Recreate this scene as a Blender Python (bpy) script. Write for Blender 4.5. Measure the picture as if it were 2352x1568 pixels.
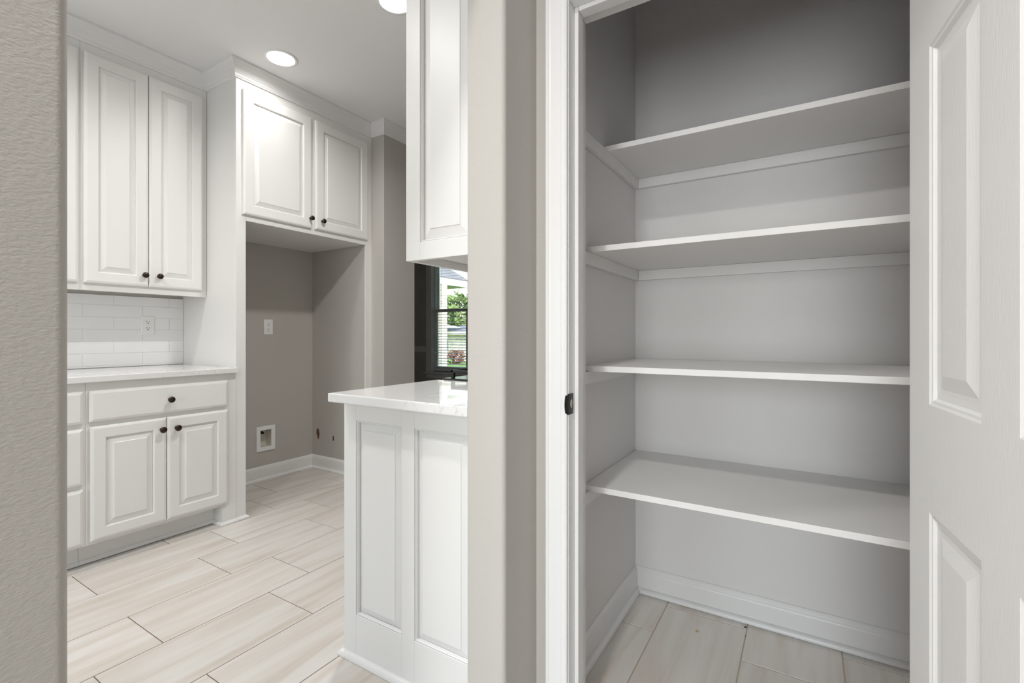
import bpy, bmesh, math, random
from mathutils import Vector, Matrix
random.seed(7)
for o in list(bpy.data.objects): bpy.data.objects.remove(o)
sc = bpy.context.scene
col = sc.collection

# ------------------------------------------------------------------ camera
CAM_H = 1.11
cam = bpy.data.cameras.new('camera'); cam.sensor_fit = 'HORIZONTAL'; cam.sensor_width = 36
cam.lens = 36 * 1094 / 2352; cam.shift_y = -16 / 2352; cam.clip_start = 0.02; cam.clip_end = 300
camo = bpy.data.objects.new('camera', cam); col.objects.link(camo)
camo.location = (0, 0, CAM_H); camo.rotation_euler = (math.pi / 2, 0, math.radians(31.63 - 90))
sc.camera = camo

# ------------------------------------------------------------------ world, sun, daylight, exposure
w = bpy.data.worlds.new('sky'); sc.world = w; w.use_nodes = True
nt = w.node_tree; bgn = nt.nodes['Background']
sky = nt.nodes.new('ShaderNodeTexSky'); sky.sky_type = 'NISHITA'; sky.sun_disc = False
sky.sun_elevation = math.radians(42); sky.sun_rotation = math.radians(200); sky.air_density = 1.4; sky.dust_density = 3.0
nt.links.new(sky.outputs[0], bgn.inputs[0]); bgn.inputs[1].default_value = 0.40
sun = bpy.data.lights.new('sun_offscreen', 'SUN'); sun.energy = 0.9; sun.angle = math.radians(3); sun.color = (1, .96, .9)
suno = bpy.data.objects.new('sun_offscreen', sun); col.objects.link(suno); suno.rotation_euler = (math.radians(48), 0, math.radians(-70))

def window_light(name, loc, rot, sx, sy, power, color):
    l = bpy.data.lights.new(name, 'AREA'); l.shape = 'RECTANGLE'; l.size = sx; l.size_y = sy
    l.energy = power; l.color = color
    o = bpy.data.objects.new(name, l); col.objects.link(o); o.location = loc; o.rotation_euler = rot
    return o
R90 = math.pi / 2
DAY = (.88, .945, 1.0)
# daylight entering by the windows of the kitchen end and of the room behind the camera
window_light('window_kitchen_offscreen', (-2.58, 1.6, 1.45), (0, -R90, 0), 1.5, 1.5, 15.5, DAY)
window_light('window_room_offscreen', (-3.08, -0.12, 1.15), (0, -R90, 0), 1.9, 1.45, 42, (.93, .965, 1.0))

sc.view_settings.view_transform = 'Standard'; sc.view_settings.look = 'None'
sc.view_settings.gamma = 1; sc.view_settings.use_curve_mapping = False
sc.view_settings.exposure = 0.62

# ------------------------------------------------------------------ materials
def new_mat(name):
    m = bpy.data.materials.new(name); m.use_nodes = True
    n = m.node_tree.nodes; return m, n, m.node_tree.links, n['Principled BSDF']

def paint(name, colr, rough=.5, bump=0, scale=200, var=0.02, stretch=(1, 1, 1), metallic=0, spec=.5):
    m, n, l, b = new_mat(name)
    b.inputs['Roughness'].default_value = rough; b.inputs['Metallic'].default_value = metallic
    b.inputs['Specular IOR Level'].default_value = spec
    tc = n.new('ShaderNodeTexCoord')
    nz = n.new('ShaderNodeTexNoise'); nz.inputs['Scale'].default_value = 3.0; nz.inputs['Detail'].default_value = 4
    l.new(tc.outputs['Object'], nz.inputs['Vector'])
    rp = n.new('ShaderNodeMixRGB')
    rp.inputs[1].default_value = tuple(c * (1 - var) for c in colr) + (1,)
    rp.inputs[2].default_value = tuple(min(1, c * (1 + var)) for c in colr) + (1,)
    l.new(nz.outputs[0], rp.inputs[0]); l.new(rp.outputs[0], b.inputs['Base Color'])
    if bump:
        mp = n.new('ShaderNodeMapping'); mp.inputs['Scale'].default_value = stretch
        l.new(tc.outputs['Object'], mp.inputs['Vector'])
        nb = n.new('ShaderNodeTexNoise'); nb.inputs['Scale'].default_value = scale; nb.inputs['Detail'].default_value = 3
        l.new(mp.outputs[0], nb.inputs['Vector'])
        bp = n.new('ShaderNodeBump'); bp.inputs['Strength'].default_value = bump; bp.inputs['Distance'].default_value = .004
        l.new(nb.outputs[0], bp.inputs['Height']); l.new(bp.outputs[0], b.inputs['Normal'])
    return m

M = {}
WHITE = (.80, .79, .765)
M['cab'] = paint('cabinet_white_enamel', (.81, .803, .785), .38, .05, 90, .012, (1, 1, .15))
M['trim'] = paint('trim_white_gloss', (.80, .795, .785), .35, .03, 60, .012)
M['base'] = M['trim']
M['door'] = paint('door_white_moulded', (.80, .80, .795), .45, .10, 130, .01, (3, 3, .25))
M['greige'] = paint('wall_greige_orange_peel', (.50, .475, .44), .75, .17, 200, .02, (1, 1, 1.9))
M['greige2'] = paint('wall_greige_smooth', (.50, .475, .44), .75, .15, 150, .02)
M['wallalc'] = paint('wall_greige_alcove', (.50, .475, .44), .8, .12, 180, .02)
M['wallalcside'] = M['wallalc']
M['ceil'] = paint('ceiling_white', (.85, .85, .845), .85, .10, 220, .01)
M['shelf'] = paint('shelf_white', (.82, .81, .795), .5, .05, 40, .03)
M['tilewhite'] = paint('subway_tile_white', (.88, .88, .88), .16, 0, 1, .01)
M['bgrout'] = paint('backsplash_grout', (.82, .82, .815), .9)
M['plastic'] = paint('plastic_white', (.86, .86, .85), .35)
M['dark'] = paint('slot_dark', (.02, .018, .016), .7)
M['boxin'] = paint('supply_box_inside', (.72, .69, .62), .6)
M['bronze'] = paint('knob_oil_rubbed_bronze', (.045, .030, .022), .32, .1, 60, .25, metallic=.75)
M['blackmetal'] = paint('strike_black_metal', (.012, .012, .012), .25, metallic=.6)
M['iron'] = paint('grate_cast_iron', (.015, .016, .018), .42, .2, 300)
M['range'] = paint('range_black_enamel', (.02, .02, .022), .15)
M['steel'] = paint('range_steel', (.55, .55, .56), .3, metallic=.9)
M['copper'] = paint('rust_brown', (.13, .055, .025), .7, .3, 80, .3)
M['grout'] = paint('floor_grout_brown', (.17, .125, .09), .95, .2, 300, .1)
M['groutpale'] = paint('pantry_grout_pale', (.42, .36, .29), .95, .2, 300, .1)
M['vinyl'] = paint('window_vinyl', (.86, .86, .86), .4)
M['blind'] = paint('blind_white', (.85, .85, .84), .45)
M['gap'] = paint('caulk_gap_brown', (.10, .075, .055), .9)

M['pantrywall'] = paint('pantry_wall_white', (.76, .745, .735), .6, .12, 160, .02)

def tile_mat():
    m, n, l, b = new_mat('floor_tile_striated_stone')
    b.inputs['Roughness'].default_value = .38
    g = n.new('ShaderNodeNewGeometry'); oi = n.new('ShaderNodeObjectInfo')
    cb = n.new('ShaderNodeCombineXYZ'); 
    mu = n.new('ShaderNodeMath'); mu.operation = 'MULTIPLY'; mu.inputs[1].default_value = 37.0; l.new(oi.outputs['Random'], mu.inputs[0])
    for i in range(3): l.new(mu.outputs[0], cb.inputs[i])
    ad = n.new('ShaderNodeVectorMath'); ad.operation = 'ADD'; l.new(g.outputs['Position'], ad.inputs[0]); l.new(cb.outputs[0], ad.inputs[1])
    mp = n.new('ShaderNodeMapping'); mp.inputs['Scale'].default_value = (.9, 9, 1); mp.inputs['Rotation'].default_value = (0, 0, .07)
    l.new(ad.outputs[0], mp.inputs['Vector'])
    n1 = n.new('ShaderNodeTexNoise'); n1.inputs['Scale'].default_value = 1.5; n1.inputs['Detail'].default_value = 7; n1.inputs['Distortion'].default_value = .9
    l.new(mp.outputs[0], n1.inputs['Vector'])
    r1 = n.new('ShaderNodeValToRGB'); r1.color_ramp.elements[0].position = .27; r1.color_ramp.elements[0].color = (.55, .485, .42, 1)
    r1.color_ramp.elements[1].position = .62; r1.color_ramp.elements[1].color = (.68, .655, .62, 1)
    e = r1.color_ramp.elements.new(.45); e.color = (.625, .58, .53, 1)
    l.new(n1.outputs[0], r1.inputs[0])
    hs = n.new('ShaderNodeHueSaturation'); mr = n.new('ShaderNodeMapRange'); mr.inputs[3].default_value = .95; mr.inputs[4].default_value = 1.05
    l.new(oi.outputs['Random'], mr.inputs[0]); l.new(mr.outputs[0], hs.inputs['Value']); l.new(r1.outputs[0], hs.inputs['Color'])
    l.new(hs.outputs[0], b.inputs['Base Color'])
    return m
M['tile'] = tile_mat()

def quartz_mat():
    m, n, l, b = new_mat('quartz_white_veined'); b.inputs['Roughness'].default_value = .05
    g = n.new('ShaderNodeNewGeometry')
    n1 = n.new('ShaderNodeTexNoise'); n1.inputs['Scale'].default_value = 9; n1.inputs['Detail'].default_value = 8; n1.inputs['Distortion'].default_value = 1.6
    l.new(g.outputs['Position'], n1.inputs['Vector'])
    r = n.new('ShaderNodeValToRGB'); els = r.color_ramp.elements
    els[0].position = .485; els[0].color = (.80, .795, .79, 1); els[1].position = .515; els[1].color = (.80, .795, .79, 1)
    e = els.new(.5); e.color = (.62, .61, .61, 1)
    l.new(n1.outputs[0], r.inputs[0])
    n2 = n.new('ShaderNodeTexNoise'); n2.inputs['Scale'].default_value = 3; l.new(g.outputs['Position'], n2.inputs['Vector'])
    r2 = n.new('ShaderNodeValToRGB'); r2.color_ramp.elements[0].position = .5; r2.color_ramp.elements[1].position = .62
    l.new(n2.outputs[0], r2.inputs[0])
    mx = n.new('ShaderNodeMixRGB'); mx.inputs[1].default_value = (.80, .795, .79, 1)
    l.new(r2.outputs[0], mx.inputs[0]); l.new(r.outputs[0], mx.inputs[2]); l.new(mx.outputs[0], b.inputs['Base Color'])
    return m
M['quartz'] = quartz_mat()

def brick_mat():
    m, n, l, b = new_mat('whitewashed_brick'); b.inputs['Roughness'].default_value = .9
    tc = n.new('ShaderNodeTexCoord'); 
    mp = n.new('ShaderNodeMapping'); mp.inputs['Rotation'].default_value = (math.pi / 2, 0, 0); l.new(tc.outputs['Object'], mp.inputs['Vector'])
    g = n.new('ShaderNodeNewGeometry'); s = n.new('ShaderNodeSeparateXYZ'); l.new(g.outputs['Position'], s.inputs[0])
    a = n.new('ShaderNodeMath'); a.operation = 'ADD'; l.new(s.outputs[0], a.inputs[0]); l.new(s.outputs[1], a.inputs[1])
    c = n.new('ShaderNodeCombineXYZ'); l.new(a.outputs[0], c.inputs[0]); l.new(s.outputs[2], c.inputs[1])
    br = n.new('ShaderNodeTexBrick'); br.inputs['Scale'].default_value = 1; br.inputs['Brick Width'].default_value = .22; br.inputs['Row Height'].default_value = .075
    br.inputs['Mortar Size'].default_value = .008
    br.inputs['Color1'].default_value = (.62, .54, .50, 1); br.inputs['Color2'].default_value = (.80, .77, .74, 1); br.inputs['Mortar'].default_value = (.72, .70, .68, 1)
    l.new(c.outputs[0], br.inputs['Vector']); l.new(br.outputs[0], b.inputs['Base Color'])
    return m
M['brick'] = brick_mat()
M['shingle'] = paint('roof_shingle_grey', (.17, .18, .21), .9, .5, 30, .25)
M['fascia'] = paint('fascia_white', (.75, .75, .74), .6)
M['soffit'] = paint('soffit_tan', (.45, .40, .33), .7)
M['leaf_dark'] = paint('leaf_dark_green', (.05, .085, .035), .8, .5, 8, .5)
M['leaf_light'] = paint('leaf_light_green', (.16, .24, .07), .8, .5, 8, .5)
M['leaf_red'] = paint('leaf_red_brown', (.20, .09, .06), .8, .5, 12, .5)
M['bark'] = paint('bark', (.12, .09, .07), .9, .5, 20, .3)
M['lawn'] = paint('lawn_green', (.14, .26, .05), .9, .5, 5, .3)
M['hglass'] = paint('house_window_glass', (.18, .28, .27), .12)

def glass_mat():
    m, n, l, b = new_mat('window_glass'); n.remove(b)
    t = n.new('ShaderNodeBsdfTransparent'); t.inputs[0].default_value = (.95, .97, .96, 1)
    gl = n.new('ShaderNodeBsdfGlossy'); gl.inputs['Roughness'].default_value = .02
    f = n.new('ShaderNodeFresnel'); f.inputs[0].default_value = 1.35
    mx = n.new('ShaderNodeMixShader'); l.new(f.outputs[0], mx.inputs[0]); l.new(t.outputs[0], mx.inputs[1]); l.new(gl.outputs[0], mx.inputs[2])
    l.new(mx.outputs[0], n['Material Output'].inputs[0]); return m
M['glass'] = glass_mat()

def lens_mat():
    m, n, l, b = new_mat('downlight_lens'); b.inputs['Emission Color'].default_value = (1, .97, .92, 1)
    b.inputs['Emission Strength'].default_value = 6; return m
M['lens'] = lens_mat()

# ------------------------------------------------------------------ mesh helpers
def link(o, parent=None):
    col.objects.link(o)
    if parent is not None: o.parent = parent
    return o

def from_bm(name, bm, mat, parent=None, smooth=False):
    bmesh.ops.recalc_face_normals(bm, faces=bm.faces[:])
    me = bpy.data.meshes.new(name); bm.to_mesh(me); bm.free()
    me.materials.append(M[mat] if isinstance(mat, str) else mat)
    if smooth:
        for p in me.polygons: p.use_smooth = True
    return link(bpy.data.objects.new(name, me), parent)

def add_box(bm, x0, x1, y0, y1, z0, z1, bev=0, seg=2):
    r = bmesh.ops.create_cube(bm, size=1)
    vs = r['verts']
    for v in vs:
        v.co = Vector(((x0 + x1) / 2 + v.co.x * (x1 - x0), (y0 + y1) / 2 + v.co.y * (y1 - y0), (z0 + z1) / 2 + v.co.z * (z1 - z0)))
    if bev:
        es = list({e for v in vs for e in v.link_edges})
        bmesh.ops.bevel(bm, geom=es, offset=bev, segments=seg, affect='EDGES', profile=.5)

def box(name, x0, x1, y0, y1, z0, z1, mat, parent=None, bev=0, seg=2):
    bm = bmesh.new(); add_box(bm, x0, x1, y0, y1, z0, z1, bev, seg)
    return from_bm(name, bm, mat, parent)

def boxes(name, lst, mat, parent=None, bev=0):
    bm = bmesh.new()
    for b in lst: add_box(bm, *b, bev)
    return from_bm(name, bm, mat, parent)

def prism(name, poly, z0, z1, mat, parent=None, smooth=False):
    bm = bmesh.new()
    lo = [bm.verts.new((x, y, z0)) for x, y in poly]; hi = [bm.verts.new((x, y, z1)) for x, y in poly]
    n = len(poly)
    bm.faces.new(lo[::-1]); bm.faces.new(hi)
    for i in range(n):
        f = bm.faces.new((lo[i], lo[(i + 1) % n], hi[(i + 1) % n], hi[i])); f.smooth = smooth
    return from_bm(name, bm, mat, parent)

def round_poly(pts, r, n=6):
    """pts: list of (x, y, round?)"""
    out = []; N = len(pts)
    for i, (x, y, rd) in enumerate(pts):
        if not rd: out.append((x, y)); continue
        p = Vector((x, y)); a = (Vector(pts[i - 1][:2]) - p).normalized(); b = (Vector(pts[(i + 1) % N][:2]) - p).normalized()
        c = p + a * r + b * r
        s = p + a * r - c; e = p + b * r - c
        a0 = math.atan2(s.y, s.x); a1 = math.atan2(e.y, e.x); d = (a1 - a0 + math.pi) % (2 * math.pi) - math.pi
        for k in range(n + 1):
            t = a0 + d * k / n; out.append((c.x + r * math.cos(t), c.y + r * math.sin(t)))
    return out

def sweep(name, path, prof, mat, parent=None, z=0):
    """mitred sweep; path in plan, outward = right hand of travel; prof = [(out, up)] closed"""
    P = [Vector(p) for p in path]; n = len(P); offs = []
    for i in range(n):
        def nrm(a, b): d = (b - a).normalized(); return Vector((d.y, -d.x))
        if i == 0: m = nrm(P[0], P[1])
        elif i == n - 1: m = nrm(P[-2], P[-1])
        else:
            n1 = nrm(P[i - 1], P[i]); n2 = nrm(P[i], P[i + 1]); m = (n1 + n2); m = m / (m.dot(n1))
        offs.append(m)
    bm = bmesh.new(); rings = []
    for i in range(n):
        rings.append([bm.verts.new((P[i].x + offs[i].x * o, P[i].y + offs[i].y * o, z + u)) for o, u in prof])
    k = len(prof)
    for i in range(n - 1):
        for j in range(k):
            bm.faces.new((rings[i][j], rings[i][(j + 1) % k], rings[i + 1][(j + 1) % k], rings[i + 1][j]))
    bm.faces.new(rings[0]); bm.faces.new(rings[-1][::-1])
    return from_bm(name, bm, mat, parent)

def rings_mesh(name, w, h, prof, mat, parent, cap=True, back=True):
    """concentric rectangles in the local xz plane; prof = [(inset, y)]; front is -y; x 0..w, z 0..h"""
    bm = bmesh.new(); L = []
    for ins, y in prof:
        L.append([bm.verts.new(c) for c in ((ins, y, ins), (w - ins, y, ins), (w - ins, y, h - ins), (ins, y, h - ins))])
    for a, b in zip(L, L[1:]):
        for j in range(4): bm.faces.new((a[j], a[(j + 1) % 4], b[(j + 1) % 4], b[j]))
    if cap:
        bm.faces.new(L[-1])
        if back: bm.faces.new(L[0][::-1])
    else:
        for j in range(4): bm.faces.new((L[-1][j], L[-1][(j + 1) % 4], L[0][(j + 1) % 4], L[0][j]))
    return from_bm(name, bm, mat, parent)

def lathe_y(name, prof, mat, parent=None, seg=20, axis='y'):
    """profile [(r, d)] spun round the local y axis, d measured towards -y (axis y) or -z (axis z)"""
    bm = bmesh.new(); R = []
    for r, d in prof:
        ring = []
        for k in range(seg):
            t = 2 * math.pi * k / seg
            ring.append(bm.verts.new((r * math.cos(t), -d, r * math.sin(t)) if axis == 'y' else (r * math.cos(t), r * math.sin(t), -d)))
        R.append(ring)
    for a, b in zip(R, R[1:]):
        for k in range(seg): bm.faces.new((a[k], a[(k + 1) % seg], b[(k + 1) % seg], b[k]))
    bm.faces.new(R[0]); bm.faces.new(R[-1][::-1])
    return from_bm(name, bm, mat, parent, smooth=True)

def empty(name, loc=(0, 0, 0), rz=0, label=None, cat=None, group=None, parent=None):
    o = bpy.data.objects.new(name, None); link(o, parent); o.empty_display_size = .1
    o.location = loc; o.rotation_euler = (0, 0, rz)
    if label: tag(o, label, cat, group)
    return o
def tag(o, label, cat, group=None):
    o['label'] = label; o['category'] = cat
    if group: o['group'] = group
    return o
def struct(o, label=None, cat=None):
    o['kind'] = 'structure'
    if label: o['label'] = label
    if cat: o['category'] = cat
    return o

FACE_NEG_Y = 0.0
FACE_NEG_X = -math.pi / 2
FACE_POS_Y = math.pi

knob_proto = None
def knob(parent, x, y, z):
    """round cabinet knob, axis -y, joined to a door or drawer in the parent's local space"""
    global knob_proto
    if knob_proto is None:
        o = lathe_y('knob', [(.009, 0), (.009, .002), (.0055, .004), (.005, .014), (.0075, .017), (.0145, .020), (.0165, .024), (.0155, .028), (.011, .031), (.004, .0325)], 'bronze', parent)
        knob_proto = o
    else:
        o = knob_proto.copy(); col.objects.link(o); o.parent = parent
    o.location = (x, y, z); o['label'] = 'dark bronze knob'
    return o

def raised_door(parent, x0, x1, z0, z1, y, t=.020, fw=.060, kn=None, name='door'):
    """raised panel cabinet door standing proud of plane y (local), front towards -y"""
    w, h = x1 - x0, z1 - z0
    d = rings_mesh(name, w, h, [(0, 0), (0, -(t - .007)), (.003, -(t - .003)), (.012, -t), (fw - .003, -t), (fw, -(t - .002)), (fw + .002, -(t - .008)), (fw + .002, 0)], 'cab', parent, cap=False)
    d.location = (x0, y, z0)
    p = rings_mesh('raised_panel', w, h, [(fw + .0025, -.001), (fw + .0025, -(t - .010)), (fw + .006, -(t - .010)), (fw + .030, -(t - .003)), (fw + .032, -(t - .0005))], 'cab', d)
    if kn: knob(d, kn[0] - x0, -t, kn[1] - z0)
    return d

def drawer_front(parent, x0, x1, z0, z1, y, t=.020, kn=None):
    w, h = x1 - x0, z1 - z0
    d = rings_mesh('drawer_front', w, h, [(0, 0), (0, -(t - .008)), (.003, -(t - .004)), (.013, -t)], 'cab', parent)
    d.location = (x0, y, z0)
    if kn: knob(d, kn[0] - x0, -t, kn[1] - z0)
    return d

# ================================================================== SETTING
CEIL = 2.743
# ---- floor: brown grout bed with every tile laid on it
TL = .594; G = .0032
rows = [1.669 + .3006 * k for k in range(0, 8)] + [1.669 - .2963 * k for k in range(1, 12)]
rows.sort()
fl = struct(box('floor', -3.2, 2.62, -2.5, 3.66, -.06, -.0012, 'grout'), 'beige striated stone-look tile floor with brown grout lines', 'floor')
tile_meshes = {}
def tile(a0, a1, b0, b1):
    key = (round(a1 - a0, 3), round(b1 - b0, 3))
    if key not in tile_meshes:
        bm = bmesh.new(); hx, hy = key[0] / 2, key[1] / 2
        bt = [bm.verts.new((x, y, -.010)) for x, y in ((-hx, -hy), (hx, -hy), (hx, hy), (-hx, hy))]
        md = [bm.verts.new((x, y, -.0012)) for x, y in ((-hx, -hy), (hx, -hy), (hx, hy), (-hx, hy))]
        q = .0012
        tp = [bm.verts.new((x, y, 0)) for x, y in ((-hx + q, -hy + q), (hx - q, -hy + q), (hx - q, hy - q), (-hx + q, hy - q))]
        for A, B in ((bt, md), (md, tp)):
            for j in range(4): bm.faces.new((A[j], A[(j + 1) % 4], B[(j + 1) % 4], B[j]))
        bm.faces.new(tp)
        bmesh.ops.recalc_face_normals(bm, faces=bm.faces[:])
        me = bpy.data.meshes.new('floor_tile'); bm.to_mesh(me); bm.free(); me.materials.append(M['tile']); tile_meshes[key] = me
    o = bpy.data.objects.new('floor_tile', tile_meshes[key]); link(o, fl)
    o.location = ((a0 + a1) / 2, (b0 + b1) / 2, 0)
for i, b0 in enumerate(rows[:-1]):
    b1 = rows[i + 1]
    k = round((b0 - 1.669) / .2985)                     # row number counted from the line at 1.669
    off = .011 if k % 2 == 0 else .209                  # joints alternate by a third of a tile
    if b0 > 1.6: pass
    a = off - TL * 3
    while a < 2.60:
        a0, a1 = max(a, -1.4) + G / 2, min(a + TL, 2.60) - G / 2
        if a1 - a0 > .03: tile(a0, a1, b0 + G / 2, min(b1, 3.64) - G / 2)
        a += TL
gp = box('pantry_grout_bed', 1.25, 2.06, -.78, .632, -.0030, -.0009, 'groutpale', fl)
f2 = struct(box('floor', 2.6205, 6.0, .7, 6.0, -.06, 0, 'tile'), 'tile floor of the dining room beyond the peninsula', 'floor')

# ---- ceiling
struct(box('ceiling', -3.2, 6.0, -2.5, 6.0, CEIL, CEIL + .1, 'ceil'), 'flat white ceiling over the kitchen', 'ceiling')

# ---- walls
def wall(name, x0, x1, y0, y1, mat, label, z0=0, z1=CEIL):
    return struct(box(name, x0, x1, y0, y1, z0, z1, mat), label, 'wall')
bm = bmesh.new()
HX0, HX1, HZ0, HZ1 = 2.080, 2.170, .247, .379      # opening for the supply box
for b_ in ((-2.6, HX0, 0, CEIL), (HX1, 2.535, 0, CEIL), (HX0, HX1, 0, HZ0), (HX0, HX1, HZ1, CEIL)): add_box(bm, b_[0], b_[1], 3.535, 3.65, b_[2], b_[3])
struct(from_bm('wall_back', bm, 'wallalc'), 'beige back wall of the kitchen and the empty refrigerator alcove', 'wall')
# wall left of the opening, bullnose end
struct(prism('wall_left', round_poly([(-3.1, .657, 0), (.183, .657, 1), (.183, .775, 1), (-3.1, .775, 0)], .012, 10), 0, CEIL, 'greige', smooth=False),
       'greige textured wall with rounded edge beside the kitchen opening', 'wall')
struct(prism('wall_partition', round_poly([(1.028, .657, 1), (1.2, .657, 0), (1.2, .637, 0), (5.6, .637, 0), (5.6, .779, 0), (1.028, .779, 1)], .012, 10), 0, CEIL, 'greige2'),
       'greige wall with rounded corner between kitchen and pantry door', 'wall')
wall('wall_header', .19, 1.025, .657, .775, 'greige2', 'header over the kitchen opening', 2.2, CEIL)
# pantry
bm = bmesh.new()
add_box(bm, 1.2, 1.316, .577, .637, 0, CEIL); add_box(bm, 1.2, 1.316, -.229, .577, 2.052, CEIL); add_box(bm, 1.2, 1.316, -2.4, -.229, 0, CEIL)
struct(from_bm('wall_pantry_front', bm, 'greige2'), 'greige wall holding the pantry doorway', 'wall')
box('pantry_side_lining', 1.3165, 2.055, .632, .6368, 0, CEIL, 'pantrywall')
struct(bpy.data.objects['pantry_side_lining'], 'off-white pantry side wall behind the shelf ends', 'wall').name = 'wall_pantry_left'
wall('wall_pantry_back', 2.055, 2.15, -.9, .636, 'pantrywall', 'off-white pantry back wall behind the shelves')
wall('wall_pantry_right', 1.3165, 2.15, -.86, -.78, 'pantrywall', 'far side wall of the pantry behind the open door')
# wall beside refrigerator alcove
struct(prism('wall_alcove_side', [(2.536, 2.90), (2.594, 2.90), (2.594, 2.75), (2.927, 2.75), (2.927, 3.65), (2.536, 3.65)], 0, CEIL, 'wallalcside'),
       'beige wall stub between refrigerator alcove and dining room', 'wall')
# rooms behind and beside the camera
def wall_with_hole(name, axis, at0, at1, u0, u1, h0, h1, s0, s1, label):
    bm = bmesh.new()
    def bx(a, b, z0, z1):
        if axis == 'x': add_box(bm, at0, at1, a, b, z0, z1)
        else: add_box(bm, a, b, at0, at1, z0, z1)
    bx(u0, h0, 0, CEIL); bx(h1, u1, 0, CEIL); bx(h0, h1, 0, s0); bx(h0, h1, s1, CEIL)
    return struct(from_bm(name, bm, 'greige2'), label, 'wall')
wall_with_hole('wall_kitchen_end', 'x', -2.7, -2.6, .775, 3.65, 0.85, 2.35, .7, 2.2, 'end wall of the kitchen with a window')
wall_with_hole('wall_room_end', 'x', -3.2, -3.1, -2.5, .775, -.85, .61, .2, 2.1, 'end wall of the room with a window')
wall('wall_room_side', -3.2, 1.316, -2.5, -2.4, 'greige2', 'side wall of the room behind the open door')
# dining room
DW = 5.6
wall_with_hole('wall_dining_window', 'x', DW, DW + .12, .637, 5.8, 4.20, 4.90, .535, 2.42, 'greige dining room wall with a tall window')
wall('wall_dining_end', 2.8, 5.72, 5.6, 5.72, 'greige2', 'end wall of the dining room')
wall('wall_dining_near', 2.75, 2.93, 3.66, 5.72, 'greige2', 'side wall of the dining room')

# ---- crown moulding, baseboards, trim
crown = [(0, -.100), (.008, -.100), (.010, -.092), (.013, -.088), (.013, -.078), (.016, -.072), (.022, -.050), (.034, -.026), (.042, -.014), (.046, -.012), (.046, 0), (0, 0)]
struct(sweep('trim_1', [(-1.2, 3.225), (1.553, 3.225), (1.553, 2.888), (2.5945, 2.888), (2.5945, 2.7495), (2.9275, 2.7495), (2.9275, 3.3)], crown, 'base', z=CEIL - .0005),
       'white crown moulding stepping round the cabinet tops', 'moulding')
base = [(0, 0), (.012, 0), (.012, .080), (.0105, .084), (.0105, .090), (.007, .097), (.003, .104), (0, .106)]
def quarter(r, n=5): return [(0, 0)] + [(r * .85 * math.cos(math.pi / 2 * k / n), r * math.sin(math.pi / 2 * k / n)) for k in range(n + 1)]
def baseboard(name, path, label, shoe=True, mat='base'):
    b = struct(sweep(name, path, base, mat, z=.0005), label, 'baseboard')
    if shoe:
        pts = [Vector(p) for p in path]
        s = sweep('shoe_moulding', path, [(o + .012, u) for o, u in quarter(.019)], mat, b, z=.0008)
    return b
baseboard('baseboard_alcove', [(1.614, 3.5345), (2.5355, 3.5345), (2.5355, 2.905)], 'white baseboard along the refrigerator alcove')
baseboard('baseboard_pantry', [(1.3165, .6315), (2.0545, .6315), (2.0545, -.779)], 'white baseboard along the pantry walls')
baseboard('baseboard_partition', [(1.0275, .758), (1.0275, .6565), (1.1995, .6565), (1.1995, .637)], 'white baseboard at the foot of the rounded wall')
baseboard('baseboard_left', [(-2.9, .6565), (.166, .6565)], 'white baseboard under the left wall')
chair = [(0, 0), (.010, .002), (.012, .012), (.018, .022), (.018, .034), (.012, .044), (.020, .062), (.024, .074), (.020, .082), (0, .084)]
struct(sweep('trim_2', [(DW - .0005, 5.59), (DW - .0005, 5.02)], chair, 'base', z=.842), 'white chair rail running to the dining window', 'moulding')

# ---- pantry doorway: jamb, stop, casing, strike plate
dj = struct(empty('trim_3', (1.2, .17, 0)), 'white painted door jamb and casing of the pantry doorway', 'door frame')
def dbox(name, x0, x1, y0, y1, z0, z1, mat='trim', bev=0):
    return box(name, x0 - 1.2, x1 - 1.2, y0 - .17, y1 - .17, z0, z1, mat, dj, bev)
JL, JR, JT = .555, -.208, 2.030
dbox('jamb', 1.198, 1.318, JL, .5768, 0.0005, JT + .021, bev=.001)
dbox('jamb', 1.198, 1.318, -.2288, JR, 0.0005, JT + .021, bev=.001)
dbox('jamb_head', 1.198, 1.318, JR + .0005, JL - .0005, JT, JT + .0215, bev=.001)
dbox('door_stop', 1.235, 1.272, JL - .0125, JL - .0003, 0.0005, JT - .0003, bev=.002)
dbox('door_stop', 1.235, 1.272, JR + .0003, JR + .0125, 0.0005, JT - .0003, bev=.002)
dbox('door_stop_head', 1.235, 1.272, JR + .013, JL - .013, JT - .0125, JT - .0003, bev=.002)
cas = [(0, 0), (0, .013), (.003, .0165), (.010, .0165), (.0125, .0135), (.017, .0125), (.046, .0125), (.049, .0105), (.053, .0085), (.056, .0085), (.058, .0115), (.063, .0115), (.065, .008), (.065, 0)]
def casing(name, outer_b, sgn, z1):
    bm = bmesh.new()
    A = [bm.verts.new((1.1995 - t - 1.2, outer_b - sgn * u - .17, .0005)) for u, t in cas]
    B = [bm.verts.new((1.1995 - t - 1.2, outer_b - sgn * u - .17, z1 - (0.065 - u) * 0 - u)) for u, t in cas]
    k = len(cas)
    for j in range(k): bm.faces.new((A[j], A[(j + 1) % k], B[(j + 1) % k], B[j]))
    bm.faces.new(A); bm.faces.new(B)
    return from_bm(name, bm, 'trim', dj)
casing('casing', JL + .066, 1, 2.101); casing('casing', JR - .066, -1, 2.101)
bm = bmesh.new(); bl, brr = JL + .066, JR - .066
A = [bm.verts.new((1.1995 - t - 1.2, bl - u - .17, 2.101 - u)) for u, t in cas]; B = [bm.verts.new((1.1995 - t - 1.2, brr + u - .17, 2.101 - u)) for u, t in cas]
for j in range(len(cas)): bm.faces.new((A[j], A[(j + 1) % len(cas)], B[(j + 1) % len(cas)], B[j]))
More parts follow.
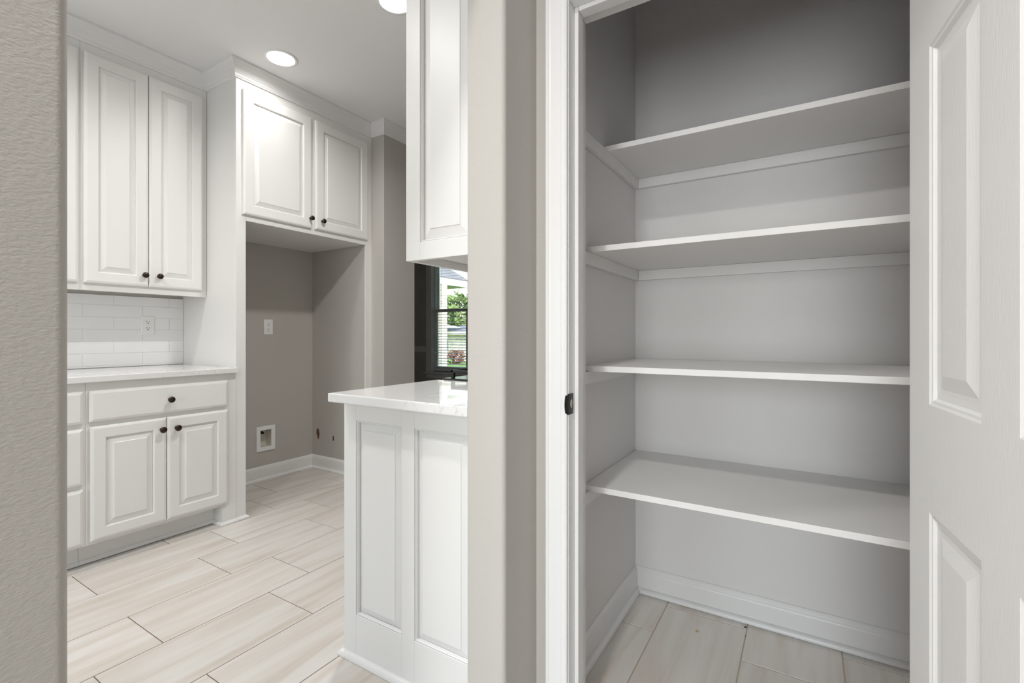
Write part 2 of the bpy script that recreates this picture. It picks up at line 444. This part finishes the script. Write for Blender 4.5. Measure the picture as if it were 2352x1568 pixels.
bm.faces.new(A); bm.faces.new(B); from_bm('casing_head', bm, 'trim', dj)
# strike plate: lipped plate let into the jamb with a latch hole
bm = bmesh.new()
zc = .918
sections = []
for k in range(13):
    t = -1 + 2 * k / 12
    lip = .013 * math.sqrt(max(0, 1 - (t * .96) ** 2)) + .002
    sections.append((zc + t * .0285, lip))
thick = .0016
prev = None
for z, lip in sections:
    ring = [(.026, -.0), (.026, -thick), (-.003, -thick), (-.003 - lip * .7, -thick + .0005), (-.003 - lip, .0035), (-.003 - lip, .005), (-.003 - lip * .7, .0012), (-.003, 0)]
    vs = [bm.verts.new((1.200 + x - 1.2, JL - .0002 + y - .17, z)) for x, y in ring]
    if prev:
        for j in range(8): bm.faces.new((prev[j], prev[(j + 1) % 8], vs[(j + 1) % 8], vs[j]))
    else: bm.faces.new(vs)
    prev = vs
bm.faces.new(prev)
sp = from_bm('strike_plate', bm, 'blackmetal', dj); sp['label'] = 'black metal strike plate'
lp = lathe_y('latch_hole', [(.0085, 0), (.0085, .0006)], 'plastic', sp, 16); lp.scale = (.85, 1, 1.5)
lp.location = (.013, JL - .0018 - .17, zc)
lp.data.materials[0] = paint('raw_wood_hole', (.42, .38, .33), .8)

# ---- open six-panel pantry door
ang = math.atan2(-.1052, -.9944)                       # leaf direction from hinge, towards the hall
hinge = Vector((1.188, -.172, 0))
door = struct(empty('door_1', hinge), 'white six-panel moulded pantry door standing open', 'door')
# local x runs from the hinge edge to the lock edge; the face seen from the kitchen side is +b
door.rotation_euler = (0, 0, ang + 0)
DWID, DTH, DH = .735, .035, 2.02
# in the rotated frame local +y points towards world -b; visible face at y=0, body towards +y
xs = [0, .105, .305, .403, .603, DWID]
xs = [0, .105, .303, .402, .612, DWID]
zs = [.012, .20, .802, .988, 1.610, 1.715, 1.905, DH]
def dface(name, x0, x1, z0, z1): return box(name, x0, x1, .0, DTH, z0, z1, 'door', door)
bmS = bmesh.new()
for (x0, x1) in ((xs[0], xs[1]), (xs[4], xs[5])): add_box(bmS, x0, x1, 0, DTH, zs[0], zs[7])
for (z0, z1) in ((zs[0], zs[1]), (zs[2], zs[3]), (zs[4], zs[5]), (zs[6], zs[7])): add_box(bmS, xs[1], xs[4], 0, DTH, z0, z1)
for (z0, z1) in ((zs[1], zs[2]), (zs[3], zs[4]), (zs[5], zs[6])): add_box(bmS, xs[2], xs[3], 0, DTH, z0, z1)
bmesh.ops.remove_doubles(bmS, verts=bmS.verts[:], dist=1e-5)
from_bm('door_slab', bmS, 'door', door)
for (x0, x1) in ((xs[1], xs[2]), (xs[3], xs[4])):
    for (z0, z1) in ((zs[1], zs[2]), (zs[3], zs[4]), (zs[5], zs[6])):
        w_, h_ = x1 - x0, z1 - z0
        p = rings_mesh('door_panel', w_, h_, [(0, .0), (.004, .0025), (.008, .0030), (.012, .0075), (.022, .0085), (.030, .0085), (.052, .0025), (.054, .002)], 'door', door, back=False)
        p.location = (x0, 0, z0)
        # close the back of the panel so the leaf is solid
        q = box('door_panel_back', x0, x1, DTH - .010, DTH - .004, z0, z1, 'door', door)
for z in (.25, 1.05, 1.82):
    h = lathe_y('hinge', [(.006, 0), (.006, .09)], 'blackmetal', door, 12, axis='z'); h.location = (-.004, DTH + .004, z)

# ---- recessed ceiling lights
def downlight(a, b, label, power, lname):
    t = empty('recessed_light', (a, b, CEIL), 0, label, 'ceiling light', 'recessed ceiling lights')
    bm = bmesh.new(); seg = 32; prof = [(.094, 0), (.094, -.003), (.088, -.006), (.078, -.006), (.074, -.002), (.074, 0)]
    R = [[bm.verts.new((r * math.cos(2 * math.pi * k / seg), r * math.sin(2 * math.pi * k / seg), z)) for k in range(seg)] for r, z in prof]
    for A_, B_ in zip(R, R[1:]):
        for k in range(seg): bm.faces.new((A_[k], A_[(k + 1) % seg], B_[(k + 1) % seg], B_[k]))
    from_bm('trim_ring', bm, 'plastic', t, smooth=True)
    bm = bmesh.new(); vs = [bm.verts.new((.075 * math.cos(2 * math.pi * k / seg), .075 * math.sin(2 * math.pi * k / seg), -.0015)) for k in range(seg)]
    c = bm.verts.new((0, 0, -.004))
    for k in range(seg): bm.faces.new((vs[k], vs[(k + 1) % seg], c))
    ln = from_bm('lens', bm, 'lens', t); ln['label'] = 'glowing white lens'
    l = bpy.data.lights.new(lname, 'AREA'); l.shape = 'DISK'; l.size = .14; l.energy = power; l.color = (1, .985, .965); l.spread = math.radians(160)
    lo = bpy.data.objects.new(lname, l); link(lo, t); lo.location = (0, 0, -.012)
    return t
downlight(1.68, 2.64, 'glowing recessed ceiling light close to the refrigerator cabinet crown', 1.6, 'downlight_refrigerator')
downlight(1.69, 1.715, 'glowing recessed ceiling light beside the hanging end cabinet', 11.5, 'downlight_end_cabinet')
downlight(.15, 2.64, 'recessed ceiling light over the aisle beside the drawer cabinet', 7, 'downlight_drawers_offscreen')
downlight(.15, 1.715, 'recessed ceiling light just inside the kitchen opening', 7, 'downlight_opening_offscreen')
downlight(-.40, .42, 'recessed ceiling light in the hall before the pantry', 14, 'downlight_hall_offscreen')
# ================================================================== KITCHEN
# ---- left wall cabinets
def upper_cabinet(x0, x1, doors, label):
    y = 3.225
    t = empty('wall_cabinet', (x0, y, 1.345), 0, label, 'cabinet', 'white wall cabinets over the counter')
    W = x1 - x0; H = 2.655 - 1.345
    box('body', .0, W - .0008, 0, .308, .018, H, 'cab', t)
    # bottom rails hang slightly below the deck
    boxes('bottom_rail', [(0, W - .0008, 0, .018, 0, .018)], 'cab', t)
    for d0, d1, kx in doors:
        raised_door(t, d0 - x0, d1 - x0, 1.383 - 1.345, 2.598 - 1.345, 0, kn=(kx - x0, 1.447 - 1.345) if kx else None)
    return t
upper_cabinet(.935, 1.5525, [(.947, 1.2335, 1.210), (1.2365, 1.522, 1.282)], 'white double-door wall cabinet adjoining the tall refrigerator panel')
upper_cabinet(.30, .9345, [(.327, .622, .60), (.626, .923, None)], 'white wall cabinet next to the double-door wall cabinet')
upper_cabinet(-.40, .2995, [(-.385, -.07, None), (-.066, .285, None)], 'white wall cabinet further along the counter')

# ---- left base cabinets
def base_cabinet(x0, x1, label, name='base_cabinet', foot=False):
    t = empty(name, (x0, 2.885, 0), 0, label, 'cabinet', 'white base cabinets under the long counter')
    W = x1 - x0
    box('body', 0, W - .0008, 0, .645, .114, .8835, 'cab', t)
    box('toe_kick', 0, (W - .080) if foot else W - .0008, .088, .10, .0005, .1138, 'cab', t)
    sm = sweep('shoe_moulding', [(0, .088), ((W - .081) if foot else W - .0008, .088)], quarter(.018), 'cab', t, z=.004)
    return t
t = base_cabinet(.855, 1.5525, 'white base cabinet with one wide drawer above two raised-panel doors', foot=True)
X = lambda v: v - .855
drawer_front(t, X(.866), X(1.498), .695, .842, 0, kn=(X(1.197), .767))
raised_door(t, X(.870), X(1.1835), .131, .673, 0, fw=.058, kn=(X(1.159), .614))
raised_door(t, X(1.1865), X(1.498), .131, .673, 0, fw=.058, kn=(X(1.228), .613))
box('foot', X(1.473), X(1.5522), 0, .0995, .0005, .1138, 'cab', t)
sweep('foot_moulding', [(X(1.473), .085), (X(1.473), 0), (X(1.552), 0)], quarter(.018), 'cab', t, z=.001)
t = base_cabinet(.30, .8545, 'white base cabinet with a stack of three drawers')
X = lambda v: v - .30
for z0, z1 in ((.692, .842), (.406, .669), (.114 + .012, .385)):
    drawer_front(t, X(.325), X(.844), z0, z1, 0, kn=(X(.585), (z0 + z1) / 2))
t = base_cabinet(-.40, .2995, 'white base cabinet further along the counter')
raised_door(t, .02, .345, .131, .842, 0, kn=(.31, .78)); raised_door(t, .349, .68, .131, .842, 0, kn=(.38, .78))

ct = tag(box('countertop', -.40, 1.5522, 2.858, 3.524, .884, .914, 'quartz', bev=.003), 'long white quartz countertop below the tiled backsplash', 'countertop')

# ---- backsplash tiles on the back wall
bs = struct(box('wall_backsplash', -.40, 1.5522, 3.5285, 3.5348, .9145, 1.344, 'bgrout'), 'white glazed tile backsplash with running-bond joints', 'backsplash')
zr = [.9155, .926, .998, 1.0695, 1.141, 1.2135, 1.286, 1.344]
bw = .292
bmesh_cache = {}
for i in range(len(zr) - 1):
    off = 1.178 if i % 2 == 0 else 1.324
    a = off - bw * 6
    while a < 1.552:
        a0, a1 = max(a, -.398) + .0007, min(a + bw, 1.552) - .0007
        z0, z1 = zr[i] + .0007, zr[i + 1] - .0007
        if a1 - a0 > .01:
            key = (round(a1 - a0, 3), round(z1 - z0, 4))
            if key not in bmesh_cache:
                o = rings_mesh('backsplash_tile', key[0], key[1], [(0, 0), (0, -.0016), (.0010, -.0022)], 'tilewhite', bs)
                bmesh_cache[key] = o.data
            else:
                o = bpy.data.objects.new('backsplash_tile', bmesh_cache[key]); link(o, bs)
            o.location = (a0, 3.5285, z0)
        a += bw

def outlet(a, b, z, label):
    t = empty('wall_outlet', (a, b, z), 0, label, 'outlet')
    rings_mesh('cover_plate', .072, .116, [(0, 0), (0, -.003), (.003, -.0055)], 'plastic', t).location = (-.036, 0, -.058)
    for dz in (.0195, -.0195):
        bm = bmesh.new(); n = 20
        pts = []
        for k in range(n):
            tt = 2 * math.pi * k / n; pts.append((.0168 * math.cos(tt), max(-.0135, min(.0135, .0168 * math.sin(tt)))))
        lo = [bm.verts.new((x, -.0056, z_ + dz)) for x, z_ in pts]; hi = [bm.verts.new((x * .95, -.0078, z_ * .95 + dz)) for x, z_ in pts]
        for k in range(n): bm.faces.new((lo[k], lo[(k + 1) % n], hi[(k + 1) % n], hi[k]))
        bm.faces.new(hi); bm.faces.new(lo)
        rc = from_bm('receptacle', bm, 'plastic', t)
        box('slot', -.0075, -.0052, -.0083, -.0076, dz + .000, dz + .009, 'dark', rc)
        box('slot', .0052, .0075, -.0083, -.0076, dz + .001, dz + .008, 'dark', rc)
        gh = lathe_y('ground_slot', [(.003, 0), (.003, .0007)], 'dark', rc, 10); gh.location = (0, -.0076, dz - .0065)
    s = lathe_y('screw', [(.0028, 0), (.0024, .001)], 'plastic', t, 10); s.location = (0, -.0054, 0)
    return t
outlet(1.350, 3.5262, 1.166, 'white duplex outlet on the tiled backsplash')
outlet(2.146, 3.5348, 1.168, 'white duplex outlet on the beige alcove wall')

# ---- refrigerator enclosure
tp = tag(box('tall_end_panel', 1.553, 1.6125, 2.888, 3.5345, .0005, 2.656, 'cab', bev=.0015), 'white tall panel flanking the empty refrigerator alcove', 'cabinet panel')
sweep('shoe_moulding', [(1.5535, 2.888), (1.6125, 2.888), (1.6125, 2.93)], quarter(.018), 'cab', tp, z=.001)
fc = empty('refrigerator_cabinet', (1.613, 2.888, 1.80), 0, 'white two-door wall cabinet over the empty refrigerator alcove', 'cabinet')
X = lambda v: v - 1.613
box('body', 0, X(2.5352), 0, .646, .0, .856, 'cab', fc)
box('side_stile', X(2.5355), X(2.5938), 0, .0115, -1.7995, .856, 'cab', fc)
raised_door(fc, X(1.588), X(2.055), .034, .788, -.0003, fw=.064, kn=(X(2.040), .100))
raised_door(fc, X(2.084), X(2.546), .036, .788, -.0003, fw=.064, kn=(X(2.133), .098))

# ice-maker supply box in the wall
sb = empty('ice_maker_box', (2.125, 3.5348, .313), 0, 'white recessed water supply box low on the alcove wall', 'supply box')
rings_mesh('frame', .148, .190, [(0, 0), (0, -.006), (.003, -.009), (.027, -.009), (.031, -.006), (.031, -.0005)], 'plastic', sb, cap=False).location = (-.074, 0, -.095)
# shallow tray built proud of the wall line
boxes('tray', [(-.0448, .0448, .070, .073, -.0655, .0655), (-.0448, -.0435, .0004, .070, -.0655, .0655), (.0435, .0448, .0004, .070, -.0655, .0655), (-.0435, .0435, .0004, .070, -.0655, -.064), (-.0435, .0435, .0004, .070, .064, .0655)], 'boxin', sb)
v = lathe_y('valve', [(.009, 0), (.009, .004), (.006, .005), (.006, .008)], 'dark', sb, 12); v.location = (.005, .069, .035); v.scale = (1.2, 4, 1.2)
# broken hole and slot in the alcove side wall
hp = bmesh.new()
pts = [(-.020, -.055), (-.032, -.01), (-.018, .050), (.006, .066), (.026, .052), (.030, .0), (.012, -.045), (-.004, -.085)]
h0 = [hp.verts.new((0, y, z)) for y, z in pts]; h1 = [hp.verts.new((-.004, y * .9, z * .9)) for y, z in pts]
for k in range(len(pts)): hp.faces.new((h0[k], h0[(k + 1) % 8], h1[(k + 1) % 8], h1[k]))
hp.faces.new(h1); hp.faces.new(h0)
ho = from_bm('torn_patch', hp, 'copper'); ho.location = (2.5358, 3.462, .288); ho.scale = (1, .6, .62); tag(ho, 'rusty brown torn patch in the alcove corner', 'damage')
sl = tag(box('pipe_slot', 2.5335, 2.5357, 3.262, 3.274, .248, .285, 'dark', bev=.0008), 'small dark slot in the alcove side wall', 'hole')

# ---- peninsula
pc = empty('peninsula_cabinet', (1.105, 1.367, 0), FACE_NEG_X, 'white peninsula base with two raised panels on its end', 'cabinet')
# local x: from the aisle edge towards the wall, front -y faces the hall side
PW = 1.367 - .7805
def pz(b): return 1.367 - b
box('body', .004, PW, .020, .49, .0005, .8835, 'cab', pc)
st = [(0, pz(1.306)), (pz(1.094), pz(1.039)), (pz(.827), PW)]
for s0, s1 in st: box('stile', s0, s1, 0, .0202, .0006, .8835, 'cab', pc, bev=.0012)
for (s0, s1) in ((st[0][1], st[1][0]), (st[1][1], st[2][0])):
    box('rail', s0, s1, 0, .0202, .817, .8835, 'cab', pc, bev=.0012); box('rail', s0, s1, 0, .0202, .0006, .154, 'cab', pc, bev=.0012)
    p = rings_mesh('raised_panel', s1 - s0, .817 - .154, [(.0005, .0199), (.0005, .014), (.010, .014), (.030, .006), (.0325, .0035)], 'cab', pc)
    p.location = (s0, 0, .154)
    rings_mesh('panel_bead', s1 - s0, .817 - .154, [(0.0002, .0125), (.0002, .004), (.003, .002), (.006, .005), (.0075, .0125)], 'cab', p, cap=False)
sweep('shoe_moulding', [(0, .48), (0, 0), (PW - .003, 0)], quarter(.019), 'cab', pc, z=.001)
pt = tag(box('peninsula_countertop', 1.036, 1.598, .7805, 1.366, .884, .914, 'quartz', bev=.004), 'glossy white quartz countertop on the peninsula', 'countertop')

# ---- range with gas grates
rg = empty('gas_range', (1.60, .7805, 0), 0, 'black gas cooktop with cast iron grates beyond the peninsula counter', 'range')
box('body', .003, .757, 0.002, .575, .08, .905, 'steel', rg, bev=.003)
box('oven_door', .02, .74, .5755, .605, .20, .76, 'steel', rg, bev=.004)
box('oven_window', .14, .62, .6051, .607, .34, .62, 'range', rg)
box('cooktop', .001, .759, 0.0, .56, .9055, .921, 'range', rg, bev=.005)
boxes('handle', [(.08, .68, .63, .65, .70, .72), (.09, .11, .604, .631, .70, .72), (.65, .67, .604, .631, .70, .72)], 'steel', rg, bev=.004)
for k in range(5):
    kb = lathe_y('control_knob', [(.02, 0), (.018, .022), (.004, .024)], 'steel', rg, 16); kb.location = (.12 + k * .13, .576, .83); kb.rotation_euler = (0, 0, math.pi)
for gx in (.02, .265, .51):
    gw = .232; g0, g1 = .03, .53
    L = []
    zt0, zt1 = .944, .957
    L += [(gx, gx + .013, g0, g1, zt0, zt1), (gx + gw - .013, gx + gw, g0, g1, zt0, zt1)]
    for yy in (g0, .155, .275, .395, g1 - .013): L.append((gx, gx + gw, yy, yy + .013, zt0 + .001, zt1))
    L.append((gx + gw / 2 - .006, gx + gw / 2 + .006, g0, g1, zt0 + .001, zt1 + .001))
    for xx in (gx, gx + gw - .015):
        for yy in (g0, .275, g1 - .015): L.append((xx, xx + .015, yy, yy + .015, .921, zt0 + .002))
    boxes('grate', L, 'iron', rg, bev=.002)
for bx_, by_ in ((.136, .16), (.136, .41), (.38, .285), (.626, .16), (.626, .41)):
    bn = lathe_y('burner', [(.045, 0), (.045, -.010), (.03, -.014), (.028, -.020), (.004, -.021)], 'iron', rg, 20, axis='z'); bn.location = (bx_, by_, .921)

# ---- hanging end cabinet over the peninsula
uc = empty('end_wall_cabinet', (1.105, 1.073, 1.341), FACE_NEG_X, 'tall white wall cabinet with raised side panel hanging above the peninsula', 'cabinet')
UW = 1.073 - .7805; UH = 2.655 - 1.341
box('body', .004, UW, .020, .495, .024, UH, 'cab', uc)
boxes('bottom_frame', [(0.001, .020, .0205, .494, 0, .0235), (.0205, UW, .0205, .040, 0.004, .0235), (.0205, UW, .475, .494, .004, .0235)], 'cab', uc)
s1, s2 = 1.073 - 1.015, 1.073 - .825
box('stile', 0, s1, 0, .0202, 0, UH, 'cab', uc, bev=.0012); box('stile', s2, UW, 0, .0202, 0, UH, 'cab', uc, bev=.0012)
box('rail', s1, s2, 0, .0202, 0, .055, 'cab', uc, bev=.0012); box('rail', s1, s2, 0, .0202, UH - .07, UH, 'cab', uc, bev=.0012)
p = rings_mesh('raised_panel', s2 - s1, UH - .125, [(.0005, .0199), (.0005, .014), (.008, .014), (.036, .006), (.0385, .0035)], 'cab', uc); p.location = (s1, 0, .055)
rings_mesh('panel_bead', s2 - s1, UH - .125, [(0.0002, .0125), (.0002, .004), (.003, .002), (.006, .005), (.0075, .0125)], 'cab', p, cap=False)
# front doors of that cabinet face the kitchen aisle
fd = empty('front', (0, 0, 0), parent=uc); fd.location = (0, .495, 0); fd.rotation_euler = (0, 0, -math.pi / 2)
bpy.data.objects.remove(fd)
dd = rings_mesh('door', .46, UH - .08, [(0, 0), (0, -.013), (.003, -.017), (.012, -.02), (.057, -.02), (.06, -.018), (.062, -.012), (.062, 0)], 'cab', uc, cap=False)
dd.rotation_euler = (0, 0, -R90); dd.location = (-.0005, .485, .04)
rings_mesh('raised_panel', .46, UH - .08, [(.0625, -.001), (.0625, -.01), (.066, -.01), (.09, -.017), (.092, -.0195)], 'cab', dd)

# ================================================================== PANTRY SHELVES
def shelf(z_top, front, label):
    t = empty('pantry_shelf', (2.0545, .6315, z_top), 0, label, 'shelf', 'white pantry shelves')
    def bx(n, x0, x1, y0, y1, z0, z1, bev=.001): return box(n, x0 - 2.0545, x1 - 2.0545, y0 - .6315, y1 - .6315, z0 - z_top, z1 - z_top, 'shelf', t, bev)
    bx('shelf_board', front, 2.0540, -.7785, .6310, z_top - .019, z_top, .0012)
    bx('back_cleat', 2.0365, 2.0538, -.7785, .6130, z_top - .060, z_top - .0194)
    bx('side_cleat', 1.345, 2.0538, .6135, .6312, z_top - .060, z_top - .0194)
    return t
t1 = shelf(1.800, 1.668, 'narrow top pantry shelf, shallower than the others')
shelf(1.404, 1.495, 'second white pantry shelf from the top')
shelf(1.006, 1.490, 'middle white pantry shelf level with the counter')
shelf(.607, 1.487, 'lowest white pantry shelf above the bare floor')

# crumbs on the pantry floor
def crumb(name, a, b, size, mat, label, squash=(1, .6, .4)):
    bm = bmesh.new(); bmesh.ops.create_icosphere(bm, subdivisions=2, radius=size)
    for v_ in bm.verts: v_.co *= 1 + random.uniform(-.25, .25)
    for v_ in bm.verts: v_.co = Vector((v_.co.x * squash[0], v_.co.y * squash[1], v_.co.z * squash[2]))
    o = from_bm(name, bm, mat); zmin = min(v_.co.z for v_ in o.data.vertices); o.location = (a, b, -zmin + .0002); o.rotation_euler = (0, 0, random.uniform(0, 3)); return tag(o, label, 'debris')
crumb('dead_bug', 2.000, .193, .006, 'dark', 'tiny dark dead bug on the pantry floor by the baseboard')
crumb('dead_bug', 1.945, .187, .0025, 'dark', 'tiny dark speck on the pantry floor grout')
M['chip'] = paint('chip_tan', (.45, .30, .14), .8)
crumb('wood_chip', 1.880, .345, .006, 'chip', 'tan chip lying on the pantry tile', (1.2, .6, .25))

# ================================================================== DINING WINDOW
GL = DW + .075
wn = struct(empty('window_1', (DW, 4.55, .535)), 'tall white dining window with horizontal blinds', 'window')
def wb(name, x0, x1, y0, y1, z0, z1, mat='vinyl', bev=.002, parent=None):
    return box(name, x0 - DW, x1 - DW, y0 - 4.55, y1 - 4.55, z0 - .535, z1 - .535, mat, wn if parent is None else parent, bev)
wb('window_casing', DW - .018, DW - .0006, 4.901, 5.005, .535, 2.52, 'trim'); wb('window_casing', DW - .018, DW - .0006, 4.10, 4.199, .535, 2.52, 'trim')
wb('window_casing_head', DW - .018, DW - .0006, 4.10, 5.005, 2.421, 2.52, 'trim')
wb('window_stool', DW - .055, DW + .118, 4.06, 5.045, .513, .5345, 'trim', .004)
wb('window_apron', DW - .016, DW - .0006, 4.10, 5.005, .44, .5128, 'trim')
for y0, y1 in ((4.2003, 4.206), (4.894, 4.8997)): wb('jamb_liner', DW, DW + .0448, y0, y1, .536, 2.419, 'vinyl', 0)
for y0, y1 in ((4.2005, 4.235), (4.865, 4.8995)): wb('window_frame', DW + .045, DW + .118, y0, y1, .536, 2.419)
wb('window_frame', DW + .045, DW + .118, 4.2352, 4.8648, 2.38, 2.419); wb('window_frame', DW + .045, DW + .118, 4.2352, 4.8648, .536, .575)
def sash(name, x, z0, z1):
    s_ = rings_mesh(name, .628, z1 - z0, [(0, 0), (0, -.03), (.002, -.032), (.040, -.032), (.042, -.03), (.042, 0)], 'vinyl', wn, cap=False)
    s_.rotation_euler = (0, 0, FACE_NEG_X); s_.location = (x - DW, 4.864 - 4.55, z0 - .535)
    g = box('glass_pane', .0422, .5858, -.017, -.013, .0422, z1 - z0 - .0422, 'glass', s_)
sash('upper_sash', DW + .112, 1.455, 2.379); sash('lower_sash', DW + .079, .576, 1.500)
bl_ = empty('window_blind', (DW + .022, 4.55, 2.40), 0, 'white horizontal slat blind lowered over the dining window', 'blind')
box('headrail', -.02, .02, -.335, .335, -.04, 0.015, 'blind', bl_)
slat_me = None
z = -.075
while z > -1.80:
    if slat_me is None:
        bm = bmesh.new(); add_box(bm, -.0235, .0235, -.332, .332, -.0013, .0013); o = from_bm('slat', bm, 'blind', bl_); slat_me = o.data
    else: o = link(bpy.data.objects.new('slat', slat_me), bl_)
    o.location = (0, 0, z); o.rotation_euler = (0, math.radians(-8), 0); z -= .0415
box('bottom_rail', -.023, .023, -.332, .332, -1.835, -1.815, 'blind', bl_, .003)
for y in (-.2, .2):
    for x in (-.0245, .0245): box('ladder_cord', x - .0007, x + .0007, y - .001, y + .001, -1.815, -.04, 'blind', bl_)

# ================================================================== OUTSIDE
gr = struct(box('ground', 5.9, 70, -30, 70, -.2, 0, 'lawn'), 'green lawn outside the dining window', 'lawn')
for v_ in gr.data.vertices:                             # the lot falls away from the house
    v_.co.z += -.20 - max(0, v_.co.x - 5.9) * .036
# porch wing of the house: brick pier, eave and hip roof
pr = empty('porch', (9.0, 7.7, -.35), 0, 'whitewashed brick porch corner with grey shingle hip roof outside the window', 'building')
Pz = .35
def pbx(n, x0, x1, y0, y1, z0, z1, mat): return box(n, x0 - 9.0, x1 - 9.0, y0 - 7.7, y1 - 7.7, z0 + Pz, z1 + Pz, mat, pr)
pbx('brick_pier', 9.0, 9.2, 7.55, 7.95, -.40, 2.36, 'brick')
pbx('brick_wall', 9.0, 9.3, 7.95, 12.0, -.40, 2.36, 'brick')
pbx('fascia', 6.5, 10.1, 7.56, 7.60, 2.34, 2.50, 'fascia')
pbx('fascia', 10.06, 10.1, 7.6, 14.0, 2.34, 2.50, 'fascia')
pbx('soffit', 6.5, 10.06, 7.6, 14, 2.34, 2.37, 'soffit')
bm = bmesh.new()
C = (10.1, 7.56); k = .85
V = [bm.verts.new((x - 9.0, y - 7.7, zz + Pz)) for x, y, zz in ((6.0, 7.56, 2.5), (10.1, 7.56, 2.5), (7.1, 10.56, 2.5 + 3 * k), (6.0, 10.56, 2.5 + 3 * k), (10.1, 13.56, 2.5))]
bm.faces.new((V[0], V[1], V[2], V[3])); bm.faces.new((V[1], V[4], V[2]))
r_ = bmesh.ops.extrude_face_region(bm, geom=bm.faces[:])
for v_ in [e for e in r_['geom'] if isinstance(e, bmesh.types.BMVert)]: v_.co.z += .03
from_bm('roof', bm, 'shingle', pr)
# neighbour's house further down the slope
nh = empty('neighbour_house', (31, 25.5, -1.5), 0, 'whitewashed brick house with grey shingle roof across the lawn', 'building')
def nbx(n, x0, x1, y0, y1, z0, z1, mat): return box(n, x0 - 31, x1 - 31, y0 - 25.5, y1 - 25.5, z0 + 1.5, z1 + 1.5, mat, nh)
nbx('brick_wall', 31, 40, 16, 27.5, -1.5, 1.25, 'brick')
nbx('fascia', 30.4, 30.5, 15.4, 28, 1.1, 1.35, 'fascia')
nbx('soffit', 30.5, 31, 15.4, 28, 1.1, 1.13, 'soffit')
for y0 in (25.2, 22.6):
    wv = nbx('house_window', 30.93, 31.0, y0, y0 + .85, -.35, .75, 'fascia'); box('pane', -.08, -.071, y0 + .08 - 25.5, y0 + .77 - 25.5, 1.22, 2.18, 'hglass', wv)
bm = bmesh.new()
pts = [(30.4, 15.4, 1.35), (30.4, 28, 1.35), (35.5, 23, 2.35), (35.5, 20.4, 2.35), (40.6, 15.4, 1.35), (40.6, 28, 1.35)]
V = [bm.verts.new((x - 31, y - 25.5, zz + 1.5)) for x, y, zz in pts]
for f_ in ((0, 1, 2, 3), (1, 5, 2), (5, 4, 3, 2), (4, 0, 3)): bm.faces.new([V[i] for i in f_])
bm.faces.new([V[0], V[4], V[5], V[1]])
from_bm('roof', bm, 'shingle', nh)
# gable over its porch
bm = bmesh.new()
g_ = [(28.6, 26.6, 1.2), (28.6, 24.2, .75), (28.6, 29.0, .75)]
V0 = [bm.verts.new((x - 31, y - 25.5, zz + 1.5 + .9)) for x, y, zz in g_]; V1 = [bm.verts.new((x + 3 - 31, y - 25.5, zz + 1.5 + .9)) for x, y, zz in g_]
bm.faces.new((V0[0], V0[1], V1[1], V1[0])); bm.faces.new((V0[0], V1[0], V1[2], V0[2]))
bmesh.ops.extrude_face_region(bm, geom=bm.faces[:])
from_bm('porch_roof', bm, 'fascia', nh)

def foliage(name, loc, rx, rz, mat, label, n=900, leaf=.22, trunk=0, group=None, cat='tree'):
    t = empty(name, loc, 0, label, cat, group)
    bm = bmesh.new()
    for _ in range(n):
        d = Vector((random.gauss(0, 1), random.gauss(0, 1), random.gauss(0, 1))).normalized() * random.uniform(.55, 1.0) ** .5
        p_ = Vector((d.x * rx, d.y * rx, d.z * rz)) * (1 + .18 * math.sin(d.x * 7 + d.z * 5))
        c_ = p_ + Vector((0, 0, rz + trunk))
        u = Vector((random.gauss(0, 1), random.gauss(0, 1), random.gauss(0, 1))).normalized(); v2 = u.orthogonal().normalized()
        s_ = leaf * random.uniform(.6, 1.3)
        bm.faces.new([bm.verts.new(c_ + u * s_), bm.verts.new(c_ + v2 * s_ * .6), bm.verts.new(c_ - u * s_), bm.verts.new(c_ - v2 * s_ * .6)])
    from_bm('foliage', bm, mat, t)
    if trunk:
        tr = lathe_y('trunk', [(.12, 0), (.09, -(trunk + rz)), (.03, -(trunk + rz * 1.6))], 'bark', t, 8, axis='z')
    return t
foliage('tree', (52, 44.8, -1.9), 3.2, 3.6, 'leaf_dark', 'dark green tree rising behind the brick porch', 1500, .35, 1.2)
foliage('tree', (41.5, 32.4, -1.5), 2.4, 2.9, 'leaf_light', 'bright green tree rising behind the house roof', 1500, .32, 1.4)
foliage('shrub', (26.0, 20.55, -.95), .62, .50, 'leaf_red', 'red-brown round shrub on the lawn before the house', 700, .09, 0, cat='shrub')
foliage('shrub', (26.0, 21.75, -.95), .38, .50, 'leaf_red', 'small red-brown shrub beside the brick porch', 600, .09, 0, cat='shrub')
foliage('shrub', (24.5, 20.2, -.90), .35, .20, 'leaf_light', 'low green shrub at the edge of the lawn', 500, .08, 0, cat='shrub')
